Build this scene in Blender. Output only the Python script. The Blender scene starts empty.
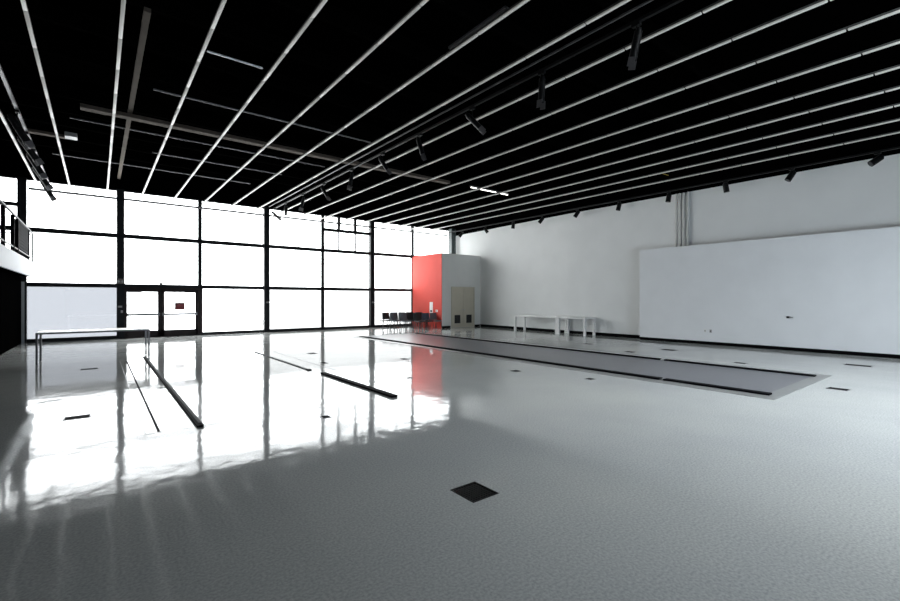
import bpy, bmesh, math, random
from mathutils import Vector, Matrix

random.seed(7)
scene = bpy.context.scene
col = scene.collection
PI = math.pi

# ------------------------------------------------------------------ camera
F_PX, YAW, EYE = 444.26, 0.6698, 1.6
cam_data = bpy.data.cameras.new('camera')
cam_data.sensor_width = 36.0
cam_data.lens = 36.0 * F_PX / 900.0
cam_data.shift_y = -1.3 / 900.0
cam_data.clip_end = 200
cam = bpy.data.objects.new('camera', cam_data)
cam.location = (0, 0, EYE)
cam.rotation_euler = (PI / 2, 0, -YAW)
col.objects.link(cam)
scene.camera = cam

# ------------------------------------------------------------------ sky, daylight, exposure
world = bpy.data.worlds.new('white_overcast_sky')
scene.world = world
world.use_nodes = True
wn = world.node_tree.nodes
bg = wn['Background']
bg.inputs[0].default_value = (0.965, 0.985, 1.0, 1)
bg.inputs[1].default_value = 12.5
scene.view_settings.view_transform = 'Standard'
scene.view_settings.look = 'None'
scene.view_settings.gamma = 1.0
scene.view_settings.use_curve_mapping = False
scene.view_settings.exposure = 0.95

# room measures (metres): X along the window wall, Y into the room
WIN_Y = 22.45
NEAR_Y = -4.0
LEFT_X = -2.19
RIGHT_X = 17.35
CORNER_X = 17.85
KINK_Y = 13.0
TOP_Z = 7.3
Z1, Z2, ZT = 4.17, 2.145, 6.03


def portal(name, loc, rot, sx, sy):
    l = bpy.data.lights.new(name, 'AREA')
    l.shape = 'RECTANGLE'
    l.size, l.size_y = sx, sy
    l.cycles.is_portal = True
    o = bpy.data.objects.new(name, l)
    o.location, o.rotation_euler = loc, rot
    col.objects.link(o)


# portals only steer the sampling of the daylight that comes through the glazing
portal('daylight_portal', (6.0, WIN_Y + 0.12, 3.05), (-PI / 2, 0, 0), 24.0, 6.2)
portal('daylight_portal_near', (8.5, NEAR_Y - 0.12, 0.9), (PI / 2, 0, 0), 7.2, 1.7)

ADDED_SKYLIGHT = (5.6, 13.4, -3.4, 0.85)    # roof light added unseen above and behind the viewer, brightens the floor
portal('daylight_portal_roof', ((ADDED_SKYLIGHT[0] + ADDED_SKYLIGHT[1]) / 2, (ADDED_SKYLIGHT[2] + ADDED_SKYLIGHT[3]) / 2, TOP_Z + 1.02), (0, 0, 0), ADDED_SKYLIGHT[1] - ADDED_SKYLIGHT[0], ADDED_SKYLIGHT[3] - ADDED_SKYLIGHT[2])

# ------------------------------------------------------------------ materials


def mat(name, color, rough=0.6, metal=0.0, spec=0.5, noise=0.0, nscale=8.0, emit=None, estr=0.0, bump=0.0):
    m = bpy.data.materials.new(name)
    m.use_nodes = True
    nt = m.node_tree
    b = nt.nodes['Principled BSDF']
    b.inputs['Roughness'].default_value = rough
    b.inputs['Metallic'].default_value = metal
    b.inputs['Specular IOR Level'].default_value = spec
    c = (*color, 1)
    b.inputs['Base Color'].default_value = c
    if noise > 0:
        tc = nt.nodes.new('ShaderNodeTexCoord')
        n = nt.nodes.new('ShaderNodeTexNoise')
        n.inputs['Scale'].default_value = nscale
        n.inputs['Detail'].default_value = 4
        nt.links.new(tc.outputs['Object'], n.inputs['Vector'])
        r = nt.nodes.new('ShaderNodeValToRGB')
        r.color_ramp.elements[0].position = 0.3
        r.color_ramp.elements[1].position = 0.7
        r.color_ramp.elements[0].color = tuple(max(0, v * (1 - noise)) for v in color) + (1,)
        r.color_ramp.elements[1].color = tuple(min(1, v * (1 + noise)) for v in color) + (1,)
        nt.links.new(n.outputs['Fac'], r.inputs['Fac'])
        nt.links.new(r.outputs['Color'], b.inputs['Base Color'])
        if bump > 0:
            bp = nt.nodes.new('ShaderNodeBump')
            bp.inputs['Strength'].default_value = bump
            bp.inputs['Distance'].default_value = 0.01
            nt.links.new(n.outputs['Fac'], bp.inputs['Height'])
            nt.links.new(bp.outputs['Normal'], b.inputs['Normal'])
    if emit:
        b.inputs['Emission Color'].default_value = (*emit, 1)
        b.inputs['Emission Strength'].default_value = estr
    return m


def glass_mat(name, tint, gloss=0.06):
    m = bpy.data.materials.new(name)
    m.use_nodes = True
    nt = m.node_tree
    nt.nodes.remove(nt.nodes['Principled BSDF'])
    out = nt.nodes['Material Output']
    tr = nt.nodes.new('ShaderNodeBsdfTransparent')
    tr.inputs[0].default_value = (*tint, 1)
    gl = nt.nodes.new('ShaderNodeBsdfGlossy')
    gl.inputs['Roughness'].default_value = 0.02
    mx = nt.nodes.new('ShaderNodeMixShader')
    mx.inputs[0].default_value = gloss
    nt.links.new(tr.outputs[0], mx.inputs[1])
    nt.links.new(gl.outputs[0], mx.inputs[2])
    nt.links.new(mx.outputs[0], out.inputs[0])
    return m


def floor_mat():
    m = bpy.data.materials.new('polished_speckled_floor')
    m.use_nodes = True
    nt = m.node_tree
    L = nt.links.new
    b = nt.nodes['Principled BSDF']
    tc = nt.nodes.new('ShaderNodeTexCoord')
    # speckle of stone chips
    v = nt.nodes.new('ShaderNodeTexNoise')
    v.inputs['Scale'].default_value = 55
    v.inputs['Detail'].default_value = 3
    L(tc.outputs['Object'], v.inputs['Vector'])
    r = nt.nodes.new('ShaderNodeValToRGB')
    e = r.color_ramp.elements
    e[0].position, e[0].color = 0.32, (0.38, 0.392, 0.385, 1)
    e[1].position, e[1].color = 0.68, (0.55, 0.56, 0.545, 1)
    L(v.outputs['Fac'], r.inputs['Fac'])
    # large soft wear patches
    w = nt.nodes.new('ShaderNodeTexNoise')
    w.inputs['Scale'].default_value = 0.35
    w.inputs['Detail'].default_value = 5
    L(tc.outputs['Object'], w.inputs['Vector'])
    wr = nt.nodes.new('ShaderNodeValToRGB')
    wr.color_ramp.elements[0].position = 0.35
    wr.color_ramp.elements[0].color = (0.86, 0.87, 0.88, 1)
    wr.color_ramp.elements[1].position = 0.65
    wr.color_ramp.elements[1].color = (1.0, 1.0, 0.98, 1)
    L(w.outputs['Fac'], wr.inputs['Fac'])
    mu = nt.nodes.new('ShaderNodeMix')
    mu.data_type = 'RGBA'
    mu.blend_type = 'MULTIPLY'
    mu.inputs[0].default_value = 1.0
    L(r.outputs['Color'], mu.inputs[6])
    L(wr.outputs['Color'], mu.inputs[7])
    L(mu.outputs[2], b.inputs['Base Color'])
    # roughness scuffs
    rr = nt.nodes.new('ShaderNodeMapRange')
    rr.inputs['From Min'].default_value = 0.3
    rr.inputs['From Max'].default_value = 0.7
    rr.inputs['To Min'].default_value = 0.05
    rr.inputs['To Max'].default_value = 0.10
    L(w.outputs['Fac'], rr.inputs['Value'])
    L(rr.outputs['Result'], b.inputs['Roughness'])
    b.inputs['IOR'].default_value = 1.30
    # slow undulation of the poured surface
    n1 = nt.nodes.new('ShaderNodeTexNoise')
    n1.inputs['Scale'].default_value = 2.2
    n1.inputs['Detail'].default_value = 3
    L(tc.outputs['Object'], n1.inputs['Vector'])
    b1 = nt.nodes.new('ShaderNodeBump')
    b1.inputs['Strength'].default_value = 0.30
    b1.inputs['Distance'].default_value = 0.012
    L(n1.outputs['Fac'], b1.inputs['Height'])
    L(b1.outputs['Normal'], b.inputs['Normal'])
    return m


M = {
    'floor': floor_mat(),
    'wall': mat('white_painted_wall', (0.80, 0.81, 0.80), 0.85, noise=0.02, nscale=1.2),
    'panel': mat('white_painted_partition', (0.80, 0.815, 0.83), 0.8, noise=0.02, nscale=1.5),
    'black': mat('matt_black_paint', (0.0012, 0.0012, 0.0013), 0.95, spec=0.0, noise=0.2, nscale=3),
    'ceil': mat('black_painted_deck', (0.0005, 0.0005, 0.0005), 0.95, spec=0.0, noise=0.2, nscale=3),
    'joist': mat('black_painted_steel', (0.0012, 0.0012, 0.0011), 0.8, spec=0.0, noise=0.2, nscale=5),
    'duct': mat('taupe_steel_beam', (0.10, 0.084, 0.070), 0.85, spec=0.1, noise=0.12, nscale=2),
    'frame': mat('dark_bronze_aluminium', (0.007, 0.0075, 0.009), 0.5, spec=0.2, noise=0.1, nscale=6),
    'doorframe': mat('dark_brown_door_metal', (0.020, 0.013, 0.012), 0.5, spec=0.2, noise=0.1, nscale=6),
    'base': mat('black_rubber_base', (0.0025, 0.0025, 0.003), 0.8, spec=0.05, noise=0.1, nscale=6),
    'tube': mat('white_fluorescent_tube', (0.56, 0.555, 0.53), 0.45, emit=(1.0, 0.97, 0.90), estr=0.05, noise=0.02),
    'housing': mat('grey_strip_housing', (0.05, 0.05, 0.05), 0.6, spec=0.2, noise=0.05),
    'rod': mat('dark_hanger_rod', (0.001, 0.001, 0.001), 0.9, spec=0.0, noise=0.1),
    'spot': mat('black_spotlight_metal', (0.004, 0.004, 0.0045), 0.5, spec=0.2, noise=0.1),
    'spotlens': mat('dark_spotlight_lens', (0.03, 0.03, 0.032), 0.1, noise=0.1),
    'red': mat('red_painted_wall', (0.60, 0.050, 0.032), 0.75, noise=0.03, nscale=2),
    'kioskwhite': mat('grey_white_painted_face', (0.86, 0.86, 0.83), 0.8, noise=0.02, nscale=2),
    'beige': mat('beige_painted_door', (0.62, 0.57, 0.46), 0.6, noise=0.03, nscale=3),
    'louvre': mat('dark_louvre', (0.02, 0.019, 0.018), 0.6, noise=0.1),
    'steel': mat('brushed_steel', (0.62, 0.63, 0.64), 0.35, metal=0.8, noise=0.04, nscale=30),
    'darksteel': mat('dark_brushed_steel', (0.16, 0.155, 0.16), 0.4, metal=0.7, noise=0.05, nscale=30),
    'tablewhite': mat('white_laminate', (0.80, 0.80, 0.79), 0.35, noise=0.015),
    'tablegrey': mat('grey_table_frame', (0.42, 0.42, 0.42), 0.45, metal=0.3, noise=0.04),
    'plate': mat('grey_pit_cover', (0.13, 0.132, 0.145), 0.32, noise=0.08, nscale=20),
    'pitframe': mat('grey_metal_frame', (0.24, 0.245, 0.24), 0.35, metal=0.2, noise=0.05, nscale=10),
    'rail': mat('black_metal_rail', (0.004, 0.004, 0.005), 0.8, spec=0.05, noise=0.1),
    'railtop': mat('worn_grey_rail_top', (0.07, 0.073, 0.078), 0.7, spec=0.15, noise=0.1),
    'joint': mat('grey_floor_joint', (0.22, 0.225, 0.225), 0.4, noise=0.1),
    'grate': mat('black_cast_iron', (0.003, 0.003, 0.0035), 0.6, spec=0.15, noise=0.2, nscale=40),
    'hole': mat('black_drain_shaft', (0.002, 0.002, 0.002), 0.9, noise=0.1),
    'mezz': mat('pale_grey_fascia', (0.50, 0.52, 0.54), 0.7, noise=0.02),
    'railing': mat('pale_grey_railing_metal', (0.10, 0.103, 0.106), 0.6, metal=0.0, spec=0.2, noise=0.03),
    'baluster': mat('black_baluster_metal', (0.006, 0.006, 0.007), 0.85, spec=0.03, noise=0.1),
    'plastic': mat('black_chair_plastic', (0.013, 0.014, 0.016), 0.45, noise=0.15),
    'fabric': mat('slate_blue_chair_fabric', (0.07, 0.085, 0.12), 0.9, noise=0.2, nscale=40),
    'greyfabric': mat('grey_chair_fabric', (0.15, 0.16, 0.175), 0.9, noise=0.2, nscale=40),
    'chrome': mat('dull_chrome', (0.05, 0.05, 0.053), 0.4, metal=0.4, noise=0.03),
    'whiteplate': mat('white_plastic', (0.78, 0.78, 0.76), 0.45, noise=0.01),
    'greyplate': mat('grey_plastic', (0.36, 0.36, 0.36), 0.5, noise=0.03),
    'brownbox': mat('brown_grey_box', (0.17, 0.145, 0.13), 0.6, noise=0.06),
    'signred': mat('dark_red_sign', (0.20, 0.022, 0.026), 0.5, noise=0.06),
    'conduit': mat('painted_conduit', (0.74, 0.74, 0.70), 0.6, noise=0.03),
    'yellow': mat('yellow_cable', (0.35, 0.25, 0.02), 0.6, noise=0.05),
    'lamp': mat('lit_lamp', (0.9, 0.9, 0.9), 0.4, emit=(1.0, 0.98, 0.94), estr=2.2, noise=0.01),
    'glass': glass_mat('daylight_dimming_glass', (0.61, 0.615, 0.615)),  # tint added to dim the daylight through the window wall
    'frost': glass_mat('frosted_film_glass', (0.30, 0.302, 0.30)),
    'haze': glass_mat('blue_grey_film_glass', (0.182, 0.186, 0.193)),
    'roofglass': glass_mat('added_roof_glass', (0.93, 0.955, 0.975)),  # pane of the added roof light
    'tint': glass_mat('added_near_glass', (0.74, 0.79, 0.84)),  # pane of the added window behind the viewer
}

# ------------------------------------------------------------------ mesh helpers


class MB:
    """collects shapes and links them as ONE mesh object"""

    def __init__(self):
        self.bm = bmesh.new()

    def box(self, x0, x1, y0, y1, z0, z1, bevel=0.0):
        m = Matrix.Translation(((x0 + x1) / 2, (y0 + y1) / 2, (z0 + z1) / 2)) @ \
            Matrix.Diagonal((abs(x1 - x0), abs(y1 - y0), abs(z1 - z0), 1))
        r = bmesh.ops.create_cube(self.bm, size=1, matrix=m)
        if bevel > 0:
            es = set()
            for v in r['verts']:
                es.update(v.link_edges)
            bmesh.ops.bevel(self.bm, geom=list(es), offset=bevel, segments=2, affect='EDGES', profile=0.6)
        return self

    def cyl(self, a, b, r, r2=None, seg=12):
        a, b = Vector(a), Vector(b)
        d = b - a
        q = Vector((0, 0, 1)).rotation_difference(d.normalized()).to_matrix().to_4x4()
        bmesh.ops.create_cone(self.bm, cap_ends=True, segments=seg, radius1=r, radius2=r if r2 is None else r2,
                              depth=d.length, matrix=Matrix.Translation((a + b) / 2) @ q)
        return self

    def tube(self, pts, r, seg=8):
        for i in range(len(pts) - 1):
            self.cyl(pts[i], pts[i + 1], r, seg=seg)
            if i:
                bmesh.ops.create_uvsphere(self.bm, u_segments=seg, v_segments=6, radius=r,
                                          matrix=Matrix.Translation(pts[i]))
        return self

    def prism(self, poly, z0, z1):
        vs = [self.bm.verts.new((x, y, z0)) for x, y in poly]
        vt = [self.bm.verts.new((x, y, z1)) for x, y in poly]
        n = len(poly)
        self.bm.faces.new(vs[::-1])
        self.bm.faces.new(vt)
        for i in range(n):
            self.bm.faces.new((vs[i], vs[(i + 1) % n], vt[(i + 1) % n], vt[i]))
        return self

    def sheet(self, fn, nu, nv, th):
        """a curved shell: fn(u, v) gives a point; it gets its own thickness"""
        g = [[self.bm.verts.new(fn(i / nu, j / nv)) for j in range(nv + 1)] for i in range(nu + 1)]
        fs = []
        for i in range(nu):
            for j in range(nv):
                fs.append(self.bm.faces.new((g[i][j], g[i + 1][j], g[i + 1][j + 1], g[i][j + 1])))
        bmesh.ops.recalc_face_normals(self.bm, faces=fs)
        bmesh.ops.solidify(self.bm, geom=fs, thickness=th)
        return self

    def build(self, name, material, parent=None, smooth=False):
        bmesh.ops.recalc_face_normals(self.bm, faces=self.bm.faces[:])
        me = bpy.data.meshes.new(name)
        self.bm.to_mesh(me)
        self.bm.free()
        me.materials.append(material)
        if smooth:
            for p in me.polygons:
                p.use_smooth = True
            try:
                me.set_sharp_from_angle(angle=math.radians(40))
            except Exception:
                pass
        o = bpy.data.objects.new(name, me)
        col.objects.link(o)
        if parent:
            o.parent = parent
        return o


def tag(o, label, cat, group=None):
    o['label'] = label
    o['category'] = cat
    if group:
        o['group'] = group
    return o


def thing(name, label, cat, loc=(0, 0, 0), rz=0.0, group=None):
    o = bpy.data.objects.new(name, None)
    o.empty_display_size = 0.1
    o.location = loc
    o.rotation_euler = (0, 0, rz)
    col.objects.link(o)
    return tag(o, label, cat, group)


def struct(o):
    o['kind'] = 'structure'
    return o


def hangers(t, pts, z0, z1, r=0.005, axis='y'):
    for p in pts:
        q = (p, 0) if axis == 'x' else (0, p)
        MB().cyl((q[0], q[1], z0), (q[0], q[1], z1), r, seg=6).build('hanger', M['rod'], t)


def copy_tree(o, parent=None):
    c = o.copy()
    col.objects.link(c)
    if parent:
        c.parent = parent
    for ch in list(o.children):
        copy_tree(ch, c)
    return c


ORD = ['first', 'second', 'third', 'fourth', 'fifth', 'sixth', 'seventh', 'eighth', 'ninth', 'tenth',
       'eleventh', 'twelfth', 'thirteenth', 'fourteenth', 'fifteenth', 'sixteenth', 'seventeenth']

# ------------------------------------------------------------------ room shell
GX = (2.31, 2.59)      # drain opening in the floor
GY = (2.62, 2.92)
mb = MB()
mb.box(-7.0, CORNER_X + 0.4, NEAR_Y - 0.4, GY[0], -0.2, 0)
mb.box(-7.0, CORNER_X + 0.4, GY[1], WIN_Y + 0.3, -0.2, 0)
mb.box(-7.0, GX[0], GY[0], GY[1], -0.2, 0)
mb.box(GX[1], CORNER_X + 0.4, GY[0], GY[1], -0.2, 0)
struct(mb.build('floor', M['floor']))
cb = MB()
cb.box(-7.0, ADDED_SKYLIGHT[0], NEAR_Y - 0.4, WIN_Y + 0.3, TOP_Z, TOP_Z + 0.2)
cb.box(ADDED_SKYLIGHT[1], CORNER_X + 0.4, NEAR_Y - 0.4, WIN_Y + 0.3, TOP_Z, TOP_Z + 0.2)
cb.box(ADDED_SKYLIGHT[0], ADDED_SKYLIGHT[1], NEAR_Y - 0.4, ADDED_SKYLIGHT[2], TOP_Z, TOP_Z + 0.2)
for a_, b_, c_, d_ in ((ADDED_SKYLIGHT[0] - .1, ADDED_SKYLIGHT[0], ADDED_SKYLIGHT[2] - .1, ADDED_SKYLIGHT[3] + .1), (ADDED_SKYLIGHT[1], ADDED_SKYLIGHT[1] + .1, ADDED_SKYLIGHT[2] - .1, ADDED_SKYLIGHT[3] + .1), (ADDED_SKYLIGHT[0], ADDED_SKYLIGHT[1], ADDED_SKYLIGHT[2] - .1, ADDED_SKYLIGHT[2]), (ADDED_SKYLIGHT[0], ADDED_SKYLIGHT[1], ADDED_SKYLIGHT[3], ADDED_SKYLIGHT[3] + .1)):
    cb.box(a_, b_, c_, d_, TOP_Z + 0.2, TOP_Z + 1.0)      # curb of the added roof light
cb.box(ADDED_SKYLIGHT[0], ADDED_SKYLIGHT[1], ADDED_SKYLIGHT[3], WIN_Y + 0.3, TOP_Z, TOP_Z + 0.2)
struct(cb.build('ceiling', M['ceil']))
w = struct(bpy.data.objects.new('window_10', None))  # roof light out of view, added to brighten the room from above
col.objects.link(w)
fr = MB()
for k in range(1, 6):
    x = ADDED_SKYLIGHT[0] + (ADDED_SKYLIGHT[1] - ADDED_SKYLIGHT[0]) * k / 6
    fr.box(x - 0.03, x + 0.03, ADDED_SKYLIGHT[2], ADDED_SKYLIGHT[3], TOP_Z + 0.02, TOP_Z + 0.94)      # deep baffles, added to keep light off the upper wall
fr.build('window_frame', M['frame'], w)
MB().box(ADDED_SKYLIGHT[0], ADDED_SKYLIGHT[1], ADDED_SKYLIGHT[2], ADDED_SKYLIGHT[3], TOP_Z + 0.96, TOP_Z + 0.97).build('pane', M['roofglass'], w)

# right wall: white below, black above the track; it opens slightly towards the window corner
WALL_SPLIT = 5.62
wall_poly = [(RIGHT_X, NEAR_Y), (RIGHT_X, KINK_Y), (CORNER_X, WIN_Y - 0.02), (CORNER_X + 0.3, WIN_Y - 0.02), (CORNER_X + 0.3, NEAR_Y)]
struct(MB().prism(wall_poly, 0, WALL_SPLIT).build('wall_right', M['wall']))
up_poly = [(RIGHT_X - 0.06, NEAR_Y), (RIGHT_X - 0.06, KINK_Y), (CORNER_X - 0.06, WIN_Y - 0.02), (CORNER_X + 0.3, WIN_Y - 0.02), (CORNER_X + 0.3, NEAR_Y)]
struct(MB().prism(up_poly, WALL_SPLIT, TOP_Z).build('trim_1', M['black']))
KIOSK_X, KIOSK_Y, KIOSK_H = 14.81, 19.44, 4.15


def wall_x(y):
    return RIGHT_X if y <= KINK_Y else RIGHT_X + (CORNER_X - RIGHT_X) * (y - KINK_Y) / (WIN_Y - 0.02 - KINK_Y)


PART_X, PART_Y = 16.85, 9.15
mb = MB()
mb.prism([(RIGHT_X - 0.02, PART_Y - 0.5), (RIGHT_X - 0.02, KINK_Y), (wall_x(KIOSK_Y) - 0.02, KIOSK_Y - 0.01),
          (wall_x(KIOSK_Y), KIOSK_Y - 0.01), (RIGHT_X, KINK_Y), (RIGHT_X, PART_Y - 0.5)], 0.0, 0.13)
struct(mb.build('baseboard_right', M['base']))

# left wall under the mezzanine, black
struct(MB().box(LEFT_X - 0.2, LEFT_X, NEAR_Y, WIN_Y - 0.16, 0, 2.40).build('wall_left', M['black']))
struct(MB().box(-7.0, -6.8, NEAR_Y, WIN_Y - 0.1, 2.94, TOP_Z).build('wall_upper_left', M['black']))
# unseen near wall, black to cut bounce; low glazing added to brighten the room
nb = MB()
NW = (5.0, 12.0, 0.1, 1.7)
nb.box(-7.0, NW[0], NEAR_Y - 0.2, NEAR_Y, 0, TOP_Z)
nb.box(NW[1], CORNER_X + 0.3, NEAR_Y - 0.2, NEAR_Y, 0, TOP_Z)
nb.box(NW[0], NW[1], NEAR_Y - 0.2, NEAR_Y, NW[3], TOP_Z)
nb.box(NW[0], NW[1], NEAR_Y - 0.2, NEAR_Y, 0, NW[2])
struct(nb.build('wall_near', M['black']))
w = struct(bpy.data.objects.new('window_9', None))  # low window out of view, added as an extra daylight source
col.objects.link(w)
fr = MB()
for k in range(5):
    x = NW[0] + (NW[1] - NW[0]) * k / 4
    fr.box(x - 0.05, x + 0.05, NEAR_Y - 0.15, NEAR_Y - 0.05, NW[2], NW[3])
fr.build('window_frame', M['frame'], w)
MB().box(NW[0], NW[1], NEAR_Y - 0.105, NEAR_Y - 0.095, NW[2], NW[3]).build('pane', M['tint'], w)

# ------------------------------------------------------------------ window wall
struct(MB().box(-7.0, CORNER_X + 0.3, WIN_Y - 0.05, WIN_Y + 0.2, ZT, TOP_Z).build('wall_window_header', M['black']))
struct(MB().box(-7.0, LEFT_X - 0.2, WIN_Y - 0.05, WIN_Y + 0.2, 0, 2.4).build('wall_window_left', M['black']))
thick = [-2.18, 0.71, 6.40, 12.13]
for k, x in enumerate(thick):
    z0 = 0.0
    struct(MB().box(x - 0.125, x + 0.125, WIN_Y - 0.13, WIN_Y + 0.12, z0, ZT + 0.02, 0.008).build('column', M['frame']))
struct(MB().box(17.36, 17.70, 21.75, 22.08, 0, ZT, 0.008).build('column', mat('green_grey_column', (0.045, 0.06, 0.06), 0.5, noise=0.1)))

bays = [(-7.0, -2.29), (-2.07, 0.60), (0.82, 3.52), (3.59, 6.29), (6.51, 9.205), (9.275, 12.02), (12.24, 14.855), (14.925, CORNER_X)]
DOOR_L, DOOR_R = 0.82, 3.62
for k, (x0, x1) in enumerate(bays):
    w = struct(bpy.data.objects.new('window_%d' % (k + 1), None))
    w.location = ((x0 + x1) / 2, WIN_Y, 0)
    col.objects.link(w)
    c = (x0 + x1) / 2
    fr = MB()
    y0, y1 = -0.05, 0.05
    X0, X1 = x0 - c, x1 - c
    low = 2.40 if k == 0 else 0.0
    if k != 2 and k != 0:
        fr.box(X0, X1, y0, y1, 0.0, 0.13)                      # sill member
    if k:
        fr.box(X0, X1, y0 - 0.02, y1, Z2 - 0.08, Z2 + 0.08)  # lower transom
    fr.box(X0, X1, y0 - 0.02, y1, Z1 - 0.085, Z1 + 0.085)      # upper transom
    fr.box(X0, X1, y0, y1, ZT - 0.05, ZT)
    if k in (2, 4, 6):                                          # slim mullion on the bay's right side
        fr.box(X1 - 0.04, X1 + 0.11, y0 - 0.01, y1, 0.0 if k != 2 else Z2 - 0.08, ZT)
    if k == 0:
        for xx in (-4.6,):
            fr.box(xx - c - 0.035, xx - c + 0.035, y0, y1, low, ZT)
        fr.box(X0, X1, y0 - 0.02, y1, 4.98, 5.12)
    if k == 5:                                                  # bay with small vents at the top
        fr.box(X0, X1, y0 - 0.01, y1, 5.19, 5.35)
        for xx in (10.14, 11.10):
            fr.box(xx - c - 0.07, xx - c + 0.07, y0 - 0.02, y1, 5.24, ZT)
    fr.build('window_frame', M['frame'], w)
    if k == 5:
        g = MB()
        for xx in (10.14, 11.10):
            g.box(xx - c - 0.04, xx - c + 0.04, y0, y1 - 0.02, Z1 + 0.055, 5.24)
        g.build('glazing_bar', M['darksteel'], w)
    MB().box(X0, X1, 0.005, 0.015, Z1, ZT).build('pane', M['glass'], w)
    MB().box(X0, X1, 0.005, 0.015, Z2 if k else 2.4, Z1).build('pane', M['glass'], w)
    if k == 1:
        MB().box(X0, X1, 0.005, 0.015, 0.1, Z2).build('pane', M['haze'], w)
    elif k in (3, 4, 5, 6, 7):
        MB().box(X0, X1, 0.005, 0.015, 0.1, Z2).build('pane', M['frost'] if k > 3 else M['glass'], w)
# grey jamb where the glazing meets the black left wall
struct(MB().box(LEFT_X, LEFT_X + 0.085, WIN_Y - 0.152, WIN_Y - 0.131, 0, Z2 + 0.09).build('trim_2', M['mezz']))

# double entrance doors under the transom
d0 = struct(bpy.data.objects.new('door_1', None))
d0.location = (0, WIN_Y, 0)
col.objects.link(d0)
fr = MB()
fr.box(DOOR_L, DOOR_L + 0.05, -0.09, 0.05, 0, 2.09)
fr.box(3.47, 3.56, -0.09, 0.05, 0, 2.09)
fr.box(DOOR_L + 0.05, 3.47, -0.09, 0.05, 1.99, 2.09)
fr.box(DOOR_L, 0.90, -0.018, 0.05, 0, 2.0)
fr.box(3.44, 3.66, -0.018, 0.05, 0, 2.1)
fr.box(0.86, 3.5, -0.018, 0.05, 1.965, 2.05)
fr.box(0.86, 3.5, -0.018, 0.05, 0, 0.06)
fr.box(2.03, 2.13, -0.018, 0.02, 0.06, 1.965)
fr.box(DOOR_L + 0.05, 3.47, -0.09, 0.05, 0, 0.02)
fr.build('door_frame', M['doorframe'], d0)
for s, (a, b) in enumerate(((0.875, 2.075), (2.085, 3.465))):
    lf = MB()
    st = 0.10
    lf.box(a, a + (0.05 if s == 0 else st + 0.03), -0.07, -0.02, 0.03, 1.98)
    lf.box(b - st, b, -0.07, -0.02, 0.03, 1.98)
    lf.box(a, b, -0.07, -0.02, 0.03, 0.29)
    lf.box(a, b, -0.07, -0.02, 1.90, 1.98)
    leaf = lf.build('door_leaf', M['doorframe'], d0)
    MB().box(a + 0.04, b - st, -0.05, -0.04, 0.29, 1.90).build('pane', M['glass'], leaf)
    pb = MB()
    pb.box(a + 0.05, b - 0.03, -0.15, -0.115, 0.915, 1.005, 0.006)
    for xx in (a + 0.07, b - 0.05):
        pb.box(xx - 0.03, xx + 0.03, -0.125, -0.07, 0.90, 1.03, 0.005)
    pb.build('push_bar', M['darksteel'], leaf)
    cl = MB()
    if s == 0:
        cl.box(a + 0.06, a + 0.52, -0.13, -0.07, 1.88, 1.965, 0.008)
    else:
        cl.box(b - 0.52, b - 0.04, -0.13, -0.07, 1.88, 1.965, 0.008)
    cl.build('door_closer', M['doorframe'], leaf)
t = thing('door_sign', 'dark red rectangular sign on the glass of the right entrance door', 'sign', (2.775, WIN_Y - 0.056, 1.295))
MB().box(-0.185, 0.185, -0.008, 0.005, -0.155, 0.155).build('sign_border', M['doorframe'], t)
MB().box(-0.155, 0.155, -0.012, -0.0085, -0.125, 0.125).build('sign_face', M['signred'], t)

t = thing('column_box', 'brown-grey box fixed high on the column left of the entrance doors', 'box', (0.70, WIN_Y - 0.131, 2.22))  # plain box on the column, taken for a junction box
MB().box(-0.14, 0.15, -0.10, -0.001, 0, 0.20, 0.012).build('housing', M['brownbox'], t)
for sx in (-0.07, 0.08):
    MB().cyl((sx, -0.10, 0.10), (sx, -0.135, 0.09), 0.045, 0.05, 14).build('round_head', M['greyplate'], t, True)
t = thing('door_sensor', 'small pale sensor on the transom centred above the entrance doors', 'sensor', (2.09, WIN_Y - 0.071, 2.21))
MB().box(-0.06, 0.06, -0.05, 0.05, -0.008, 0.09, 0.01).build('sensor_body', M['greyplate'], t)
MB().box(-0.045, 0.045, -0.056, -0.051, 0.02, 0.06).build('sensor_lens', M['spotlens'], t)


def plate(name, label, cat, x, y, z, wd, h, m, face='y'):
    t = thing(name, label, cat, (x, y, z))
    if face == 'y':
        MB().box(-wd / 2, wd / 2, -0.012, -0.001, -h / 2, h / 2, 0.003).build('cover', m, t)
        MB().box(-wd / 6, wd / 6, -0.018, -0.0125, -h / 5, h / 5).build('rocker', M['greyplate'], t)
    else:
        MB().box(-0.012, -0.001, -wd / 2, wd / 2, -h / 2, h / 2, 0.003).build('cover', m, t)
        MB().box(-0.018, -0.0125, -wd / 6, wd / 6, -h / 5, h / 5).build('rocker', M['spotlens'], t)
    return t


plate('light_switch', 'grey switch on the column left of the entrance doors, the upper of two', 'switch', 0.69, WIN_Y - 0.131, 1.30, 0.14, 0.07, M['greyplate'])
plate('light_switch', 'small grey switch below another on the column by the doors', 'switch', 0.75, WIN_Y - 0.131, 1.10, 0.07, 0.10, M['greyplate'])
plate('wall_plate', 'pale plate on the column right of the entrance doors', 'plate', 6.44, WIN_Y - 0.131, 1.45, 0.16, 0.06, M['whiteplate'])
plate('wall_plate', 'pale plate on the column left of the row of chairs', 'plate', 12.14, WIN_Y - 0.131, 1.42, 0.13, 0.07, M['whiteplate'])
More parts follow.
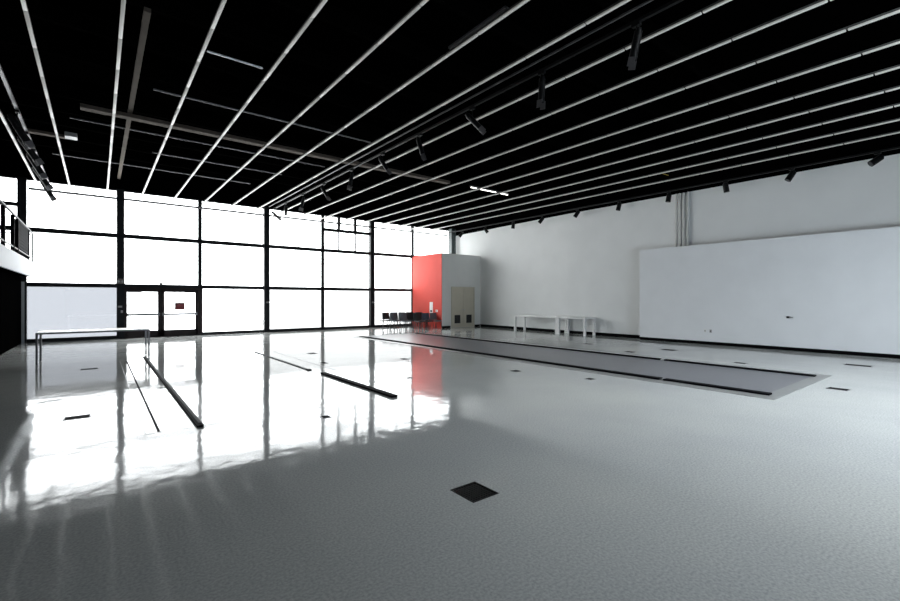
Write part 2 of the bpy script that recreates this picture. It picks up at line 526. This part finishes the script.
# a low standpipe by the second column
t = thing('standpipe', 'small pale pipe bent at the foot of the column right of the doors', 'pipe', (6.17, WIN_Y - 0.16, 0))
MB().tube([(-0.12, -0.05, 0.0), (-0.10, -0.03, 0.22), (0.0, 0.0, 0.30), (0.05, 0.0, 0.52)], 0.014).build('pipe', M['railing'], t, True)
MB().box(-0.01, 0.11, -0.03, 0.03, 0.521, 0.58, 0.01).build('valve', M['greyplate'], t)

# ------------------------------------------------------------------ red kiosk wall in the corner
kx1 = wall_x(KIOSK_Y) - 0.03
struct(MB().box(KIOSK_X + 0.02, kx1, KIOSK_Y, KIOSK_Y + 0.12, 0, KIOSK_H).build('wall_kiosk_front', M['kioskwhite']))
struct(MB().box(KIOSK_X, KIOSK_X + 0.02, KIOSK_Y, WIN_Y - 0.14, 0, KIOSK_H).build('wall_kiosk_side', M['red']))
struct(MB().box(KIOSK_X + 0.02, kx1, KIOSK_Y + 0.12, WIN_Y - 0.3, KIOSK_H - 0.1, KIOSK_H - 0.001).build('wall_kiosk_top', M['kioskwhite']))
b = MB()
b.box(KIOSK_X + 0.02, 15.42, KIOSK_Y - 0.015, KIOSK_Y, 0, 0.12)
b.box(17.22, kx1 - 0.02, KIOSK_Y - 0.015, KIOSK_Y, 0, 0.12)
struct(b.build('baseboard_kiosk', M['base']))
d2 = struct(bpy.data.objects.new('door_2', None))
d2.location = (16.33, KIOSK_Y - 0.002, 0)
col.objects.link(d2)
fr = MB()
fr.box(-0.86, -0.82, -0.035, 0, 0, 2.30)
fr.box(0.82, 0.86, -0.035, 0, 0, 2.30)
fr.box(-0.82, 0.82, -0.035, 0, 2.26, 2.30)
fr.build('door_frame', M['beige'], d2)
for s in (0, 1):
    a, bx = (-0.815, -0.005) if s == 0 else (0.005, 0.815)
    leaf = MB().box(a, bx, -0.025, -0.001, 0.01, 2.255, 0.003).build('door_leaf', M['beige'], d2)
    lv = MB()
    u0, u1 = (-0.63, -0.21) if s == 0 else (0.24, 0.64)
    lv.box(u0, u1, -0.028, -0.0255, 0.24, 0.71)
    for q in range(8):
        z = 0.27 + q * 0.055
        lv.box(u0 + 0.01, u1 - 0.01, -0.038, -0.0285, z, z + 0.03)
    lv.build('louvre', M['louvre'], leaf)
    MB().cyl(((bx - 0.07) if s == 0 else (a + 0.07), -0.07, 1.0), ((bx - 0.07) if s == 0 else (a + 0.07), -0.026, 1.0), 0.025, seg=12).build('door_handle', M['steel'], leaf, True)
t = thing('wall_sign', 'tall narrow white sign on the red wall above the chairs', 'sign', (KIOSK_X - 0.002, 20.40, 0.82))
MB().box(-0.015, 0, -0.15, 0.15, 0, 0.62, 0.003).build('sign_panel', M['whiteplate'], t)
MB().box(-0.019, -0.0155, -0.09, 0.09, 0.06, 0.16).build('dark_patch', M['louvre'], t)
plate('wall_plate', 'small white plate on the red wall right of the tall sign', 'plate', KIOSK_X - 0.002, 19.88, 0.95, 0.19, 0.12, M['whiteplate'], 'x')

# ------------------------------------------------------------------ free-standing white partition on the right
t = thing('partition_wall', 'long low white partition standing in front of the right wall', 'partition', (PART_X, 0, 0))
MB().box(0, 0.13, NEAR_Y + 0.05, PART_Y, 0.11, 3.55, 0.006).build('partition_panel', M['panel'], t)
MB().box(0.012, 0.12, NEAR_Y + 0.05, PART_Y - 0.01, 0, 0.109).build('toe_kick', M['base'], t)
plate('wall_outlet', 'left of two small outlets low on the white partition', 'outlet', PART_X - 0.002, 6.72, 0.48, 0.07, 0.11, M['whiteplate'], 'x')
plate('wall_outlet', 'right of two small outlets low on the white partition', 'outlet', PART_X - 0.002, 6.54, 0.48, 0.07, 0.11, M['greyplate'], 'x')
t = thing('wall_bracket', 'small dark bracket with a stub on the white partition, right of the outlets', 'bracket', (PART_X - 0.002, 4.30, 1.04))
MB().box(-0.02, 0, -0.05, 0.05, -0.035, 0.035, 0.004).build('bracket_plate', M['greyplate'], t)
MB().box(-0.045, -0.021, -0.02, 0.045, -0.03, 0.028, 0.004).build('socket', M['spotlens'], t)
MB().cyl((-0.03, -0.05, 0.0), (-0.03, -0.12, 0.0), 0.016).build('stub', M['greyplate'], t, True)
for k, yy in enumerate((7.94, 7.80, 7.66, 7.50)):
    lab = ['leftmost of four vertical conduits rising behind the white partition',
           'second from left of four vertical conduits behind the white partition',
           'third from left of four vertical conduits behind the white partition',
           'rightmost vertical conduit with a coupling, behind the white partition'][k]
    t = thing('conduit', lab, 'pipe', (RIGHT_X - 0.06, yy, 0), group='conduits on the right wall')
    MB().cyl((0, 0, 0), (0, 0, WALL_SPLIT + 1.0 - 1.01), 0.04, seg=14).build('pipe', M['conduit'], t, True)
    if k == 3:
        MB().cyl((0, 0, 3.92), (0, 0, 4.12), 0.055, seg=14).build('coupling', M['conduit'], t, True)

# ------------------------------------------------------------------ mezzanine on the left
struct(MB().box(-6.8, -1.90, NEAR_Y, WIN_Y - 0.3, 2.42, 2.92).build('trim_3', M['black']))
struct(MB().box(-1.899, -1.845, NEAR_Y, WIN_Y - 0.25, 2.40, 2.94).build('trim_4', M['mezz']))
t = thing('railing', 'pale metal guard railing with black balusters along the mezzanine edge', 'railing', (-1.875, 0, 2.94))
R_END = WIN_Y - 0.30
ty = 4.0
MB().box(-0.03, 0.02, ty, R_END, 1.04, 1.09, 0.008).build('top_rail', M['railing'], t)
MB().box(-0.015, 0.015, ty, R_END - 0.03, 0.12, 0.16, 0.005).build('bottom_rail', M['railing'], t)
MB().box(-0.025, 0.02, R_END - 0.04, R_END, 0.0, 1.039, 0.004).build('end_post', M['railing'], t)
for yy in (21.0, 18.3, 17.45, 15.85, 14.25, 12.65, 11.05, 9.45, 7.85, 6.25, 4.65):
    MB().box(-0.055, 0.025, yy - 0.05, yy + 0.05, 0.0, 1.039).build('baluster', M['baluster'], t)
mesh_ = MB()
for q in range(9):
    mesh_.box(-0.012, 0.0, 18.36, 20.94, 0.20 + q * 0.095, 0.285 + q * 0.095)
mesh_.build('cable_infill', M['baluster'], t)
MB().box(-2.0, -0.04, R_END - 0.03, R_END, 1.0, 1.04).build('return_rail', M['railing'], t)

# ------------------------------------------------------------------ ceiling: beam, joists
t = MB().box(-0.35, 11.2, 14.12, 14.36, 6.30, 6.40, 0.01).build('ceiling_beam', M['duct'])
tag(t, 'taupe steel beam crossing the black ceiling parallel to the window wall', 'beam')
t = MB().box(-1.75, -0.75, 17.05, 17.25, 6.30, 6.38, 0.01).build('ceiling_beam', M['duct'])
tag(t, 'short taupe duct piece near the left wall under the black ceiling', 'beam')
t = MB().box(0.60, 0.70, 9.0, 22.2, 6.42, 6.50, 0.01).build('ceiling_beam', M['duct'])
tag(t, 'long taupe beam running towards the windows above the entrance doors', 'beam')
jn = 0
for yy in (4.6, 6.4, 8.2, 9.9, 11.5, 13.0, 15.6, 16.9, 18.2, 19.6, 21.0):
    struct(MB().box(-6.7, RIGHT_X - 0.1, yy - 0.05, yy + 0.05, 6.96, 7.29).build('trim_%d' % (5 + jn), M['joist']))
    jn += 1
for nm, lab, x0, x1, yy, zz, m in (
        ('ceiling_pipe', 'thin pale pipe crossing between two ceiling strips high above the left', 1.62, 2.62, 9.45, 6.30, 'steel'),
        ('ceiling_pipe', 'thin dark pipe crossing the ceiling just beyond the taupe beam', -0.6, 6.5, 15.6, 6.45, 'darksteel'),
        ('ceiling_pipe', 'thin dark pipe crossing the ceiling midway from beam to windows', 1.4, 5.6, 17.6, 6.45, 'darksteel'),
        ('ceiling_pipe', 'thin dark pipe crossing the ceiling close to the windows', -1.2, 5.0, 19.8, 6.45, 'darksteel'),
        ('ceiling_pipe', 'thin dark pipe crossing the ceiling on the near side of the beam', 1.0, 6.6, 12.3, 6.45, 'darksteel')):
    t = thing(nm, lab, 'pipe', (0, yy, zz))
    MB().cyl((x0, 0, 0), (x1, 0, 0), 0.022 if m == 'darksteel' else 0.02).build('pipe', M[m], t, True)
    hangers(t, [x0 + (x1 - x0) * q for q in (0.15, 0.85)], 0.02, TOP_Z - zz - 0.002, axis='x')
t = MB().box(-0.76, -0.48, 16.85, 17.2, 6.30, 6.42, 0.01).build('junction_box', M['greyplate'])
tag(t, 'small pale box hanging under the ceiling near the left strips', 'box')
t = tag(MB().tube([(17.0 - 0.9, 8.3, 6.2), (16.3, 8.0, 6.25), (16.6, 7.9, 6.2)], 0.015).build('ceiling_cable', M['yellow']), 'short yellow cable under the black ceiling at the right', 'cable')

# cross lamp that is lit
t = thing('cross_lamp', 'lit white tube lamp lying across the ceiling strips near the far right', 'lamp', (13.2, 13.9, 6.22))
MB().box(-1.1, 1.1, -0.05, 0.05, 0.04, 0.10, 0.005).build('housing', M['housing'], t)
for a, b_ in ((-1.08, -0.75), (-0.55, 0.35), (0.65, 1.08)):
    MB().cyl((a, 0, 0.02), (b_, 0, 0.02), 0.02).build('tube', M['lamp'], t, True)
hangers(t, (-0.8, 0.8), 0.101, TOP_Z - 6.222, axis='x')

# ------------------------------------------------------------------ the ceiling strip lights
S_Z, S_END, S_BEG = 5.80, 22.33, -1.45
DX, X_FIRST = 1.11, -0.83
TUBE = 1.22
n_t = int((S_END - S_BEG) / TUBE)
L_S = S_END - S_BEG


def make_strip():
    t = thing('strip_light', '', 'strip light', (0, 0, S_Z), group='ceiling strip lights')
    MB().box(-0.026, 0.026, S_BEG, S_END, 0.0135, 0.045).build('housing', M['housing'], t)
    tb = None
    for k in range(n_t):
        y = S_END - k * TUBE
        if tb is None:
            tb = MB().box(-0.026, 0.026, -TUBE + 0.012, -0.012, -0.013, 0.013, 0.009).build('tube', M['tube'], t, True)
        else:
            o = tb.copy()
            o.parent = t
            col.objects.link(o)
        (tb if k == 0 else o).location = (0, y, 0)
    MB().box(-0.032, 0.032, S_END, S_END + 0.02, -0.025, 0.06).build('end_cap', M['housing'], t)
    hg = None
    for k in range(5):
        y = S_BEG + 0.9 + k * 5.0
        if hg is None:
            hg = MB().cyl((0, 0, 0.045), (0, 0, TOP_Z - S_Z - 0.002), 0.003, seg=6).build('hanger', M['rod'], t)
        else:
            o = hg.copy()
            o.parent = t
            col.objects.link(o)
            o.location = (0, y, 0)
            continue
        hg.location = (0, y, 0)
    return t


proto = make_strip()
for i in range(-1, 16):
    o = proto if i == -1 else copy_tree(proto)
    o.location = (X_FIRST + DX * i + (0.2 if i == -1 else 0), 0, S_Z)
    if i == -1:
        o['label'] = 'white ceiling strip light nearest the left wall, partly behind spotlights'
    elif i == 15:
        o['label'] = 'white ceiling strip light nearest the right wall'
    else:
        o['label'] = '%s long white ceiling strip light counting from the left wall' % ORD[i + 1]
# metal cover lying over one strip near the viewer
t = MB().box(-0.02, 0.09, 4.6, 5.95, 0.125, 0.165, 0.004).build('metal_cover', M['darksteel'])
t.location = (X_FIRST + DX * 5 - 0.03, 0, S_Z - 0.06)
tag(t, 'grey metal cover along the near end of one ceiling strip', 'cover')
# slim rail in front of the window head where the strips end
t = thing('curtain_rail', 'thin pale rail along the top of the windows where the strips end', 'rail', (0, WIN_Y - 0.165, 5.66))
MB().cyl((-2.0, 0.085, 0), (17.5, 0.085, 0), 0.05, seg=8).build('rail', M['darksteel'], t, True)
for k in range(8):
    MB().box(-0.01, 0.01, 0.078, 0.105, 0.051, 0.37).build('bracket', M['railing'], t).location = (-1.5 + k * 2.7, 0, 0)

# ------------------------------------------------------------------ spotlights on tracks


def aim_points(tilt, turn):
    return Matrix.Rotation(turn, 4, 'Z') @ Matrix.Rotation(tilt, 4, 'Y')


def make_spot(length, r, drop, flaps):
    """origin at the track underside; can tilted about its yoke"""
    t = thing('spotlight', '', 'spotlight', (0, 0, 0))
    MB().box(-0.035, 0.035, -0.07, 0.07, -0.05, -0.001, 0.006).build('track_adapter', M['spot'], t)
    MB().cyl((0, 0, -0.05), (0, 0, -drop), 0.013, seg=8).build('stem', M['spot'], t, True)
    body = MB()
    body.cyl((0, 0, length * 0.35), (0, 0, -length * 0.65), r, r * 1.06, 18)
    body.cyl((0, 0, length * 0.35), (0, 0, length * 0.47), r * 0.8, r * 0.6, 18)
    bo = body.build('lamp_can', M['spot'], t, True)
    bo.location = (0, 0, -drop - r * 0.4)
    yk = MB()
    yk.box(-r - 0.02, -r - 0.008, -0.02, 0.02, -0.02, r * 0.9)
    yk.box(r + 0.008, r + 0.02, -0.02, 0.02, -0.02, r * 0.9)
    yk.box(-r - 0.02, r + 0.02, -0.02, 0.02, r * 0.9, r * 0.9 + 0.012)
    y_ = yk.build('yoke', M['spot'], bo)
    MB().cyl((0, 0, -length * 0.65 - 0.004), (0, 0, -length * 0.65 - 0.001), r * 0.9, seg=18).build('lens', M['spotlens'], bo)
    if flaps:
        for s in (-1, 1):
            MB().box(s * (r + 0.006) - 0.004, s * (r + 0.006) + 0.004, -r * 0.9, r * 0.9, -length * 0.65 - flaps, -length * 0.6).build('barn_door', M['darksteel'], bo)
    return t


def set_spot(o, loc, tilt, turn, label, group):
    o.location = loc
    o['label'] = label
    o['group'] = group
    for ch in o.children:
        if ch.name.startswith('lamp_can'):
            ch.rotation_euler = (tilt, 0, turn)


TR_Z = 5.94
# middle track
TRX = 6.64
t = thing('light_track', 'black lighting track along the middle of the ceiling', 'track', (TRX, 0, TR_Z))
MB().box(-0.03, 0.03, -1.0, 22.2, 0, 0.05).build('track', M['spot'], t)
MB().box(-0.20, -0.17, -1.0, 22.2, 0.10, 0.13).build('conduit', M['darksteel'], t)
hangers(t, [0.5 + k * 4.2 for k in range(6)], 0.051, TOP_Z - TR_Z - 0.002)
proto_a = make_spot(0.44, 0.06, 0.26, 0.12)
mid = [21.9, 20.3, 18.2, 16.0, 13.7, 11.6, 9.66, 7.57, 5.56, 3.66]
tl = [(0.85, -2.4), (0.1, 0), (0.25, 0.6), (0.55, -2.4), (0.2, 0.6), (0.6, -2.4), (0.3, -2.4), (0.75, -2.4), (0.05, 0.2), (0.2, 0.4)]
for k, yy in enumerate(mid):
    o = proto_a if k == 0 else copy_tree(proto_a)
    lab = ('black spotlight at the window end of the middle track' if k == 0 else
           'black spotlight nearest the viewer on the middle track' if k == 9 else
           '%s black spotlight from the windows on the middle track' % ORD[k])
    set_spot(o, (TRX, yy, TR_Z), tl[k][0], tl[k][1], lab, 'spotlights on the middle track')
# right wall track
TRX2 = 16.95
t = thing('light_track', 'black lighting track along the foot of the black band on the right wall', 'track', (TRX2, 0, TR_Z - 0.27))
MB().box(-0.03, 0.03, -1.0, 22.0, 0, 0.05).build('track', M['spot'], t)
hangers(t, [0.5 + k * 4.2 for k in range(6)], 0.051, TOP_Z - TR_Z + 0.268)
proto_b = make_spot(0.30, 0.085, 0.16, 0)
wy = [20.3, 18.2, 16.1, 14.2, 12.15, 10.1, 8.05, 6.1, 4.25, 2.30]
tw = [(0.7, 0.6), (0.6, -2.4), (0.1, 0.6), (0.7, 0.6), (0.6, 0.6), (0.25, 0.6), (0.15, 0.6), (0.15, -2.4), (0.55, 0.6), (0.95, 0.6)]
for k, yy in enumerate(wy):
    o = proto_b if k == 0 else copy_tree(proto_b)
    lab = ('small black spotlight at the window end of the right wall track' if k == 0 else
           'black spotlight at the near end of the right wall track' if k == 9 else
           '%s black spotlight from the windows on the right wall track' % ORD[k])
    set_spot(o, (TRX2, yy, TR_Z - 0.27), tw[k][0], tw[k][1], lab, 'spotlights on the right wall track')
# left track
TRX3 = -1.46
t = thing('light_track', 'black lighting track at the far left of the ceiling', 'track', (TRX3, 0, TR_Z))
MB().box(-0.03, 0.03, -1.0, 22.2, 0, 0.05).build('track', M['darksteel'], t)
hangers(t, [0.5 + k * 4.2 for k in range(6)], 0.051, TOP_Z - TR_Z - 0.002)
proto_c = make_spot(0.58, 0.075, 0.33, 0.12)
for k, (yy, a, b_) in enumerate(((21.3, 0.5, -1.3), (19.3, 0.6, -1.2), (17.6, 0.5, -1.4), (15.9, 0.6, -1.2), (14.2, 0.5, -1.3))):
    o = proto_c if k == 0 else copy_tree(proto_c)
    lab = ('large black spotlight at the window end of the left track' if k == 0 else
           '%s large black spotlight from the windows on the left track' % ORD[k])
    set_spot(o, (TRX3, yy, TR_Z), a, b_, lab, 'spotlights on the left track')

# ------------------------------------------------------------------ floor fittings
struct_n = 5 + jn
# covered pit with two black rails
PY0, PY1 = 2.33, 17.4
t = thing('pit_cover', 'long dark grey covered pit with two black rails set in the floor', 'floor pit', (0, 0, 0.001))
fr = MB()
fr.box(8.42, 8.66, PY0, PY1, 0, 0.006)
fr.box(11.72, 12.02, PY0, PY1, 0, 0.006)
fr.box(8.66, 11.72, PY0, PY0 + 0.22, 0, 0.006)
fr.box(8.66, 11.72, PY1 - 0.1, PY1, 0, 0.006)
fr.build('pit_frame', M['pitframe'], t)
MB().box(8.66, 11.72, PY0 + 0.22, PY1 - 0.1, 0, 0.005).build('cover_plate', M['plate'], t)
for a, b_ in ((2.48, 4.24), (4.32, PY1 - 0.2)):
    MB().box(8.68, 8.84, a, b_, 0.0065, 0.035, 0.004).build('rail', M['rail'], t)
for a, b_ in ((2.50, 5.60), (5.70, PY1 - 0.2)):
    MB().box(11.52, 11.66, a, b_, 0.0055, 0.035, 0.004).build('rail', M['rail'], t)
MB().box(8.70, 8.82, 4.245, 4.315, 0.0065, 0.02).build('rail_gap_plate', M['pitframe'], t)
MB().box(11.54, 11.64, 5.605, 5.695, 0.006, 0.035).build('rail_gap_plate', M['whiteplate'], t)

t = thing('floor_rail', 'long raised grey rail with black sides on the floor near the entrance', 'rail', (1.04, 0, 0))
MB().box(-0.075, 0.0, 6.28, 14.85, 0.0005, 0.028, 0.004).build('rail_base', M['rail'], t)
MB().box(-0.045, -0.004, 6.40, 14.80, 0.0285, 0.033).build('rail_top', M['railtop'], t)
t = thing('floor_slot', 'thin black slot strip in the floor left of the long raised rail', 'floor strip', (0.575, 0, 0))
MB().box(-0.013, 0.013, 6.39, 14.2, 0.0005, 0.006).build('slot', M['rail'], t)
t = thing('floor_rail', 'thin grey rail on the floor, the far piece in line with a black one', 'rail', (3.72, 0, 0))
MB().box(-0.035, 0.035, 9.88, 14.33, 0.0005, 0.014, 0.003).build('rail_base', M['railtop'], t)
MB().box(-0.04, 0.04, 9.75, 9.879, 0.0005, 0.025, 0.003).build('rail_end', M['rail'], t)
t = thing('floor_rail', 'thick black rail on the floor, the near piece right of the entrance area', 'rail', (3.78, 0, 0))
MB().box(-0.055, 0.055, 6.22, 9.16, 0.0005, 0.036, 0.006).build('rail_base', M['rail'], t)
t = thing('floor_slot', 'faint grey slot line in the floor right of the thick black rail', 'floor strip', (4.20, 0, 0))
MB().box(-0.012, 0.012, 6.8, 14.0, 0.0005, 0.003).build('slot', M['joint'], t)
jb = MB()
jb.box(0.44, 4.1, 6.34, 6.352, 0.0004, 0.001)
jb.box(0.44, 4.1, 14.33, 14.35, 0.0004, 0.001)
jb.box(0.435, 0.445, 6.35, 14.34, 0.0004, 0.001)
struct(jb.build('trim_%d' % struct_n, M['joint']))

# drain grate
t = thing('drain_grate', 'square black grate set in the grey floor nearest the viewer', 'grate', ((GX[0] + GX[1]) / 2, (GY[0] + GY[1]) / 2, 0))
h = (GX[1] - GX[0]) / 2
hy = (GY[1] - GY[0]) / 2
fr = MB()
fr.box(-h + .001, -h + 0.016, -hy + .001, hy - .001, -0.02, 0.003)
fr.box(h - 0.016, h - .001, -hy + .001, hy - .001, -0.02, 0.003)
fr.box(-h + 0.016, h - 0.016, -hy + .001, -hy + 0.016, -0.02, 0.003)
fr.box(-h + 0.016, h - 0.016, hy - 0.016, hy - .001, -0.02, 0.003)
fr.build('grate_frame', M['grate'], t)
gr = MB()
for k in range(1, 9):
    x = -h + 0.016 + (2 * h - 0.032) * k / 9
    gr.box(x - 0.0055, x + 0.0065, -hy + 0.016, hy - 0.016, -0.018, 0.0)
    y = -hy + 0.016 + (2 * hy - 0.032) * k / 9
    gr.box(-h + 0.016, h - 0.016, y - 0.0065, y + 0.0065, -0.019, -0.001)
gr.build('grate_bars', M['grate'], t)
MB().box(-h + .001, h - .001, -hy + .001, hy - .001, -0.15, -0.12).build('drain_bottom', M['hole'], t)

# floor boxes
fb = [
    (-0.22, 7.85, 0.30, 0.20, 0.0, 'black floor box with pale ends in the bright reflection at the far left'),
    (-0.16, 13.12, 0.34, 0.16, 0.0, 'small dark floor box beyond the left steel table'),
    (2.42, 5.78, 0.13, 0.13, 0.0, 'small round-looking dark floor box between the rails and the viewer'),
    (4.95, 7.59, 0.13, 0.13, 0.0, 'small dark floor box beside the near end of the thick black rail'),
    (7.30, 6.85, 0.18, 0.18, 0.0, 'dark floor box left of the pit, the farther of two'),
    (7.73, 5.24, 0.16, 0.16, 0.0, 'dark floor box left of the pit, the nearer of two'),
    (12.62, 4.22, 0.16, 0.28, 0.0, 'small dark floor box just beyond the pit'),
    (14.38, 2.29, 0.22, 0.50, 0.0, 'long dark floor box near the white partition at the right edge'),
    (10.33, 1.91, 0.20, 0.30, 0.0, 'dark floor box past the near end of the pit'),
    (14.10, 6.69, 0.30, 0.42, 0.0, 'dark floor box in front of the left end of the white partition'),
    (12.64, 7.17, 0.22, 0.30, 0.0, 'faint floor box between the pit and the partition'),
    (13.72, 9.38, 0.22, 0.34, 0.0, 'faint floor box in front of the white table'),
    (6.42, 10.08, 0.18, 0.24, 0.0, 'dark floor box between the black rail and the pit'),
    (4.44, 10.70, 0.16, 0.24, 0.0, 'small dark floor box beside the end of the thin grey rail'),
    (4.94, 12.79, 0.24, 0.30, 0.0, 'faint grey floor box right of the thin grey rail'),
]
fbp = None
for (x, y, sx, sy, rz, lab) in fb:
    t = thing('floor_box', lab, 'floor box', (x, y, 0.0005), rz, 'floor boxes')
    MB().box(-sx / 2, sx / 2, -sy / 2, sy / 2, 0, 0.004).build('rim', M['darksteel'], t)
    MB().box(-sx / 2 + 0.02, sx / 2 - 0.02, -sy / 2 + 0.02, sy / 2 - 0.02, 0.0042, 0.008, 0.001).build('lid', M['rail'], t)

# ------------------------------------------------------------------ tables


def table(name, label, x0, x1, y0, y1, h, leg, top_m, leg_m, th=0.045):
    t = thing(name, label, 'table', ((x0 + x1) / 2, (y0 + y1) / 2, 0))
    a, b_ = (x1 - x0) / 2, (y1 - y0) / 2
    MB().box(-a, a, -b_, b_, h - 0.018, h, 0.003).build('tabletop', top_m, t)
    ap = MB()
    ap.box(-a, a, -b_, -b_ + 0.03, h - 0.018 - th, h - 0.0185)
    ap.box(-a, a, b_ - 0.03, b_, h - 0.018 - th, h - 0.0185)
    ap.box(-a, -a + 0.03, -b_ + 0.03, b_ - 0.03, h - 0.018 - th, h - 0.0185)
    ap.box(a - 0.03, a, -b_ + 0.03, b_ - 0.03, h - 0.018 - th, h - 0.0185)
    ap.build('apron', leg_m, t)
    for sx in (-1, 1):
        for sy in (-1, 1):
            X, Y = sx * (a - leg / 2), sy * (b_ - leg / 2)
            MB().box(X - leg / 2, X + leg / 2, Y - leg / 2, Y + leg / 2, 0.001, h - 0.0185 - th * 0.999, 0.003).build('leg', leg_m, t)
    return t


table('metal_table', 'long steel table with thin square legs in front of the left windows', -1.20, 1.12, 14.75, 15.75, 0.78, 0.045, M['tablewhite'], M['darksteel'], 0.03)
table('white_table', 'short white table against the right wall beside the partition', 16.48, 17.26, 11.42, 12.90, 0.80, 0.09, M['tablewhite'], M['tablewhite'])
table('white_table', 'long white table against the right wall, left of a shorter one', 16.48, 17.26, 12.94, 15.6, 0.80, 0.09, M['tablewhite'], M['tablewhite'])

# ------------------------------------------------------------------ chairs by the red wall


def make_chair(mseat, mback):
    t = thing('stacking_chair', '', 'chair')
    MB().sheet(lambda u, v: ((u - .5) * 0.44, (v - .5) * 0.42, 0.45 - 0.02 * math.sin(PI * u) - 0.015 * math.sin(PI * v)), 6, 6, 0.055).build('seat', mseat, t, True)
    MB().sheet(lambda u, v: ((u - .5) * (0.49 - 0.05 * v), 0.21 + 0.05 * v - 0.05 * math.sin(PI * u) + 0.03, 0.46 + 0.38 * v), 6, 5, 0.03).build('backrest', mback, t, True)
    for sx in (-1, 1):
        MB().tube([(sx * 0.20, -0.17, 0.43), (sx * 0.22, -0.24, 0.016)], 0.016).build('leg', M['chrome'], t, True)
        MB().tube([(sx * 0.20, 0.15, 0.43), (sx * 0.22, 0.24, 0.016)], 0.016).build('leg', M['chrome'], t, True)
        MB().tube([(sx * 0.20, 0.12, 0.425), (sx * 0.205, 0.22, 0.50), (sx * 0.19, 0.262, 0.72)], 0.010).build('back_upright', M['chrome'], t, True)
    MB().tube([(-0.20, -0.16, 0.415), (0.20, -0.16, 0.415)], 0.010).build('seat_frame', M['chrome'], t, True)
    return t


protos = {'black': make_chair(M['plastic'], M['plastic']), 'grey': make_chair(M['greyfabric'], M['greyfabric']), 'blue': make_chair(M['plastic'], M['fabric'])}
used = set()
cs = [
    # x, y, turn, kind, label
    (12.72, 21.72, 0.08, 'black', 'black chair at the left end of the back row by the windows'),
    (13.24, 21.74, -0.05, 'grey', 'grey-backed chair second from the left in the back row'),
    (13.76, 21.70, 0.05, 'black', 'black chair third from the left in the back row by the windows'),
    (14.30, 21.72, -0.06, 'black', 'black chair of the back row next to the red wall'),
    (12.80, 21.04, 0.05, 'grey', 'grey-backed chair at the left end of the second row'),
    (13.35, 21.02, 0.0, 'black', 'black chair second from the left in the second row'),
    (13.90, 21.05, 0.0, 'black', 'black chair third from the left in the second row'),
    (14.47, 21.03, 0.0, 'blue', 'blue-backed chair of the second row next to the red wall'),
    (13.00, 20.36, 0.06, 'grey', 'grey-backed chair at the left end of the third row'),
    (13.54, 20.38, -0.05, 'black', 'black chair in the middle of the third row'),
    (14.08, 20.34, 0.08, 'black', 'black chair of the third row under the tall white sign'),
    (13.46, 19.68, 0.1, 'black', 'black chair at the left of the row nearest the viewer'),
    (13.98, 19.66, -0.06, 'blue', 'blue-backed chair of the row nearest the viewer'),
    (14.51, 19.64, 0.04, 'grey', 'grey-backed chair at the right end by the corner of the red wall'),
]
for (x, y, rz, kind, lab) in cs:
    if kind in used:
        o = copy_tree(protos[kind])
    else:
        o = protos[kind]
        used.add(kind)
    o.location = (x + 0.06, y, 0)
    o.rotation_euler = (0, 0, rz)
    o['label'] = lab
    o['group'] = 'chairs by the red wall'
t = thing('low_table', 'low thin-topped side table at the left end of the chairs', 'table', (12.25, 21.4, 0))
MB().box(-0.22, 0.22, -0.22, 0.22, 0.42, 0.445, 0.004).build('tabletop', M['darksteel'], t)
MB().cyl((0, 0, 0.02), (0, 0, 0.419), 0.02).build('pedestal', M['darksteel'], t, True)
MB().cyl((0, 0, 0.001), (0, 0, 0.02), 0.16, seg=20).build('foot', M['darksteel'], t, True)
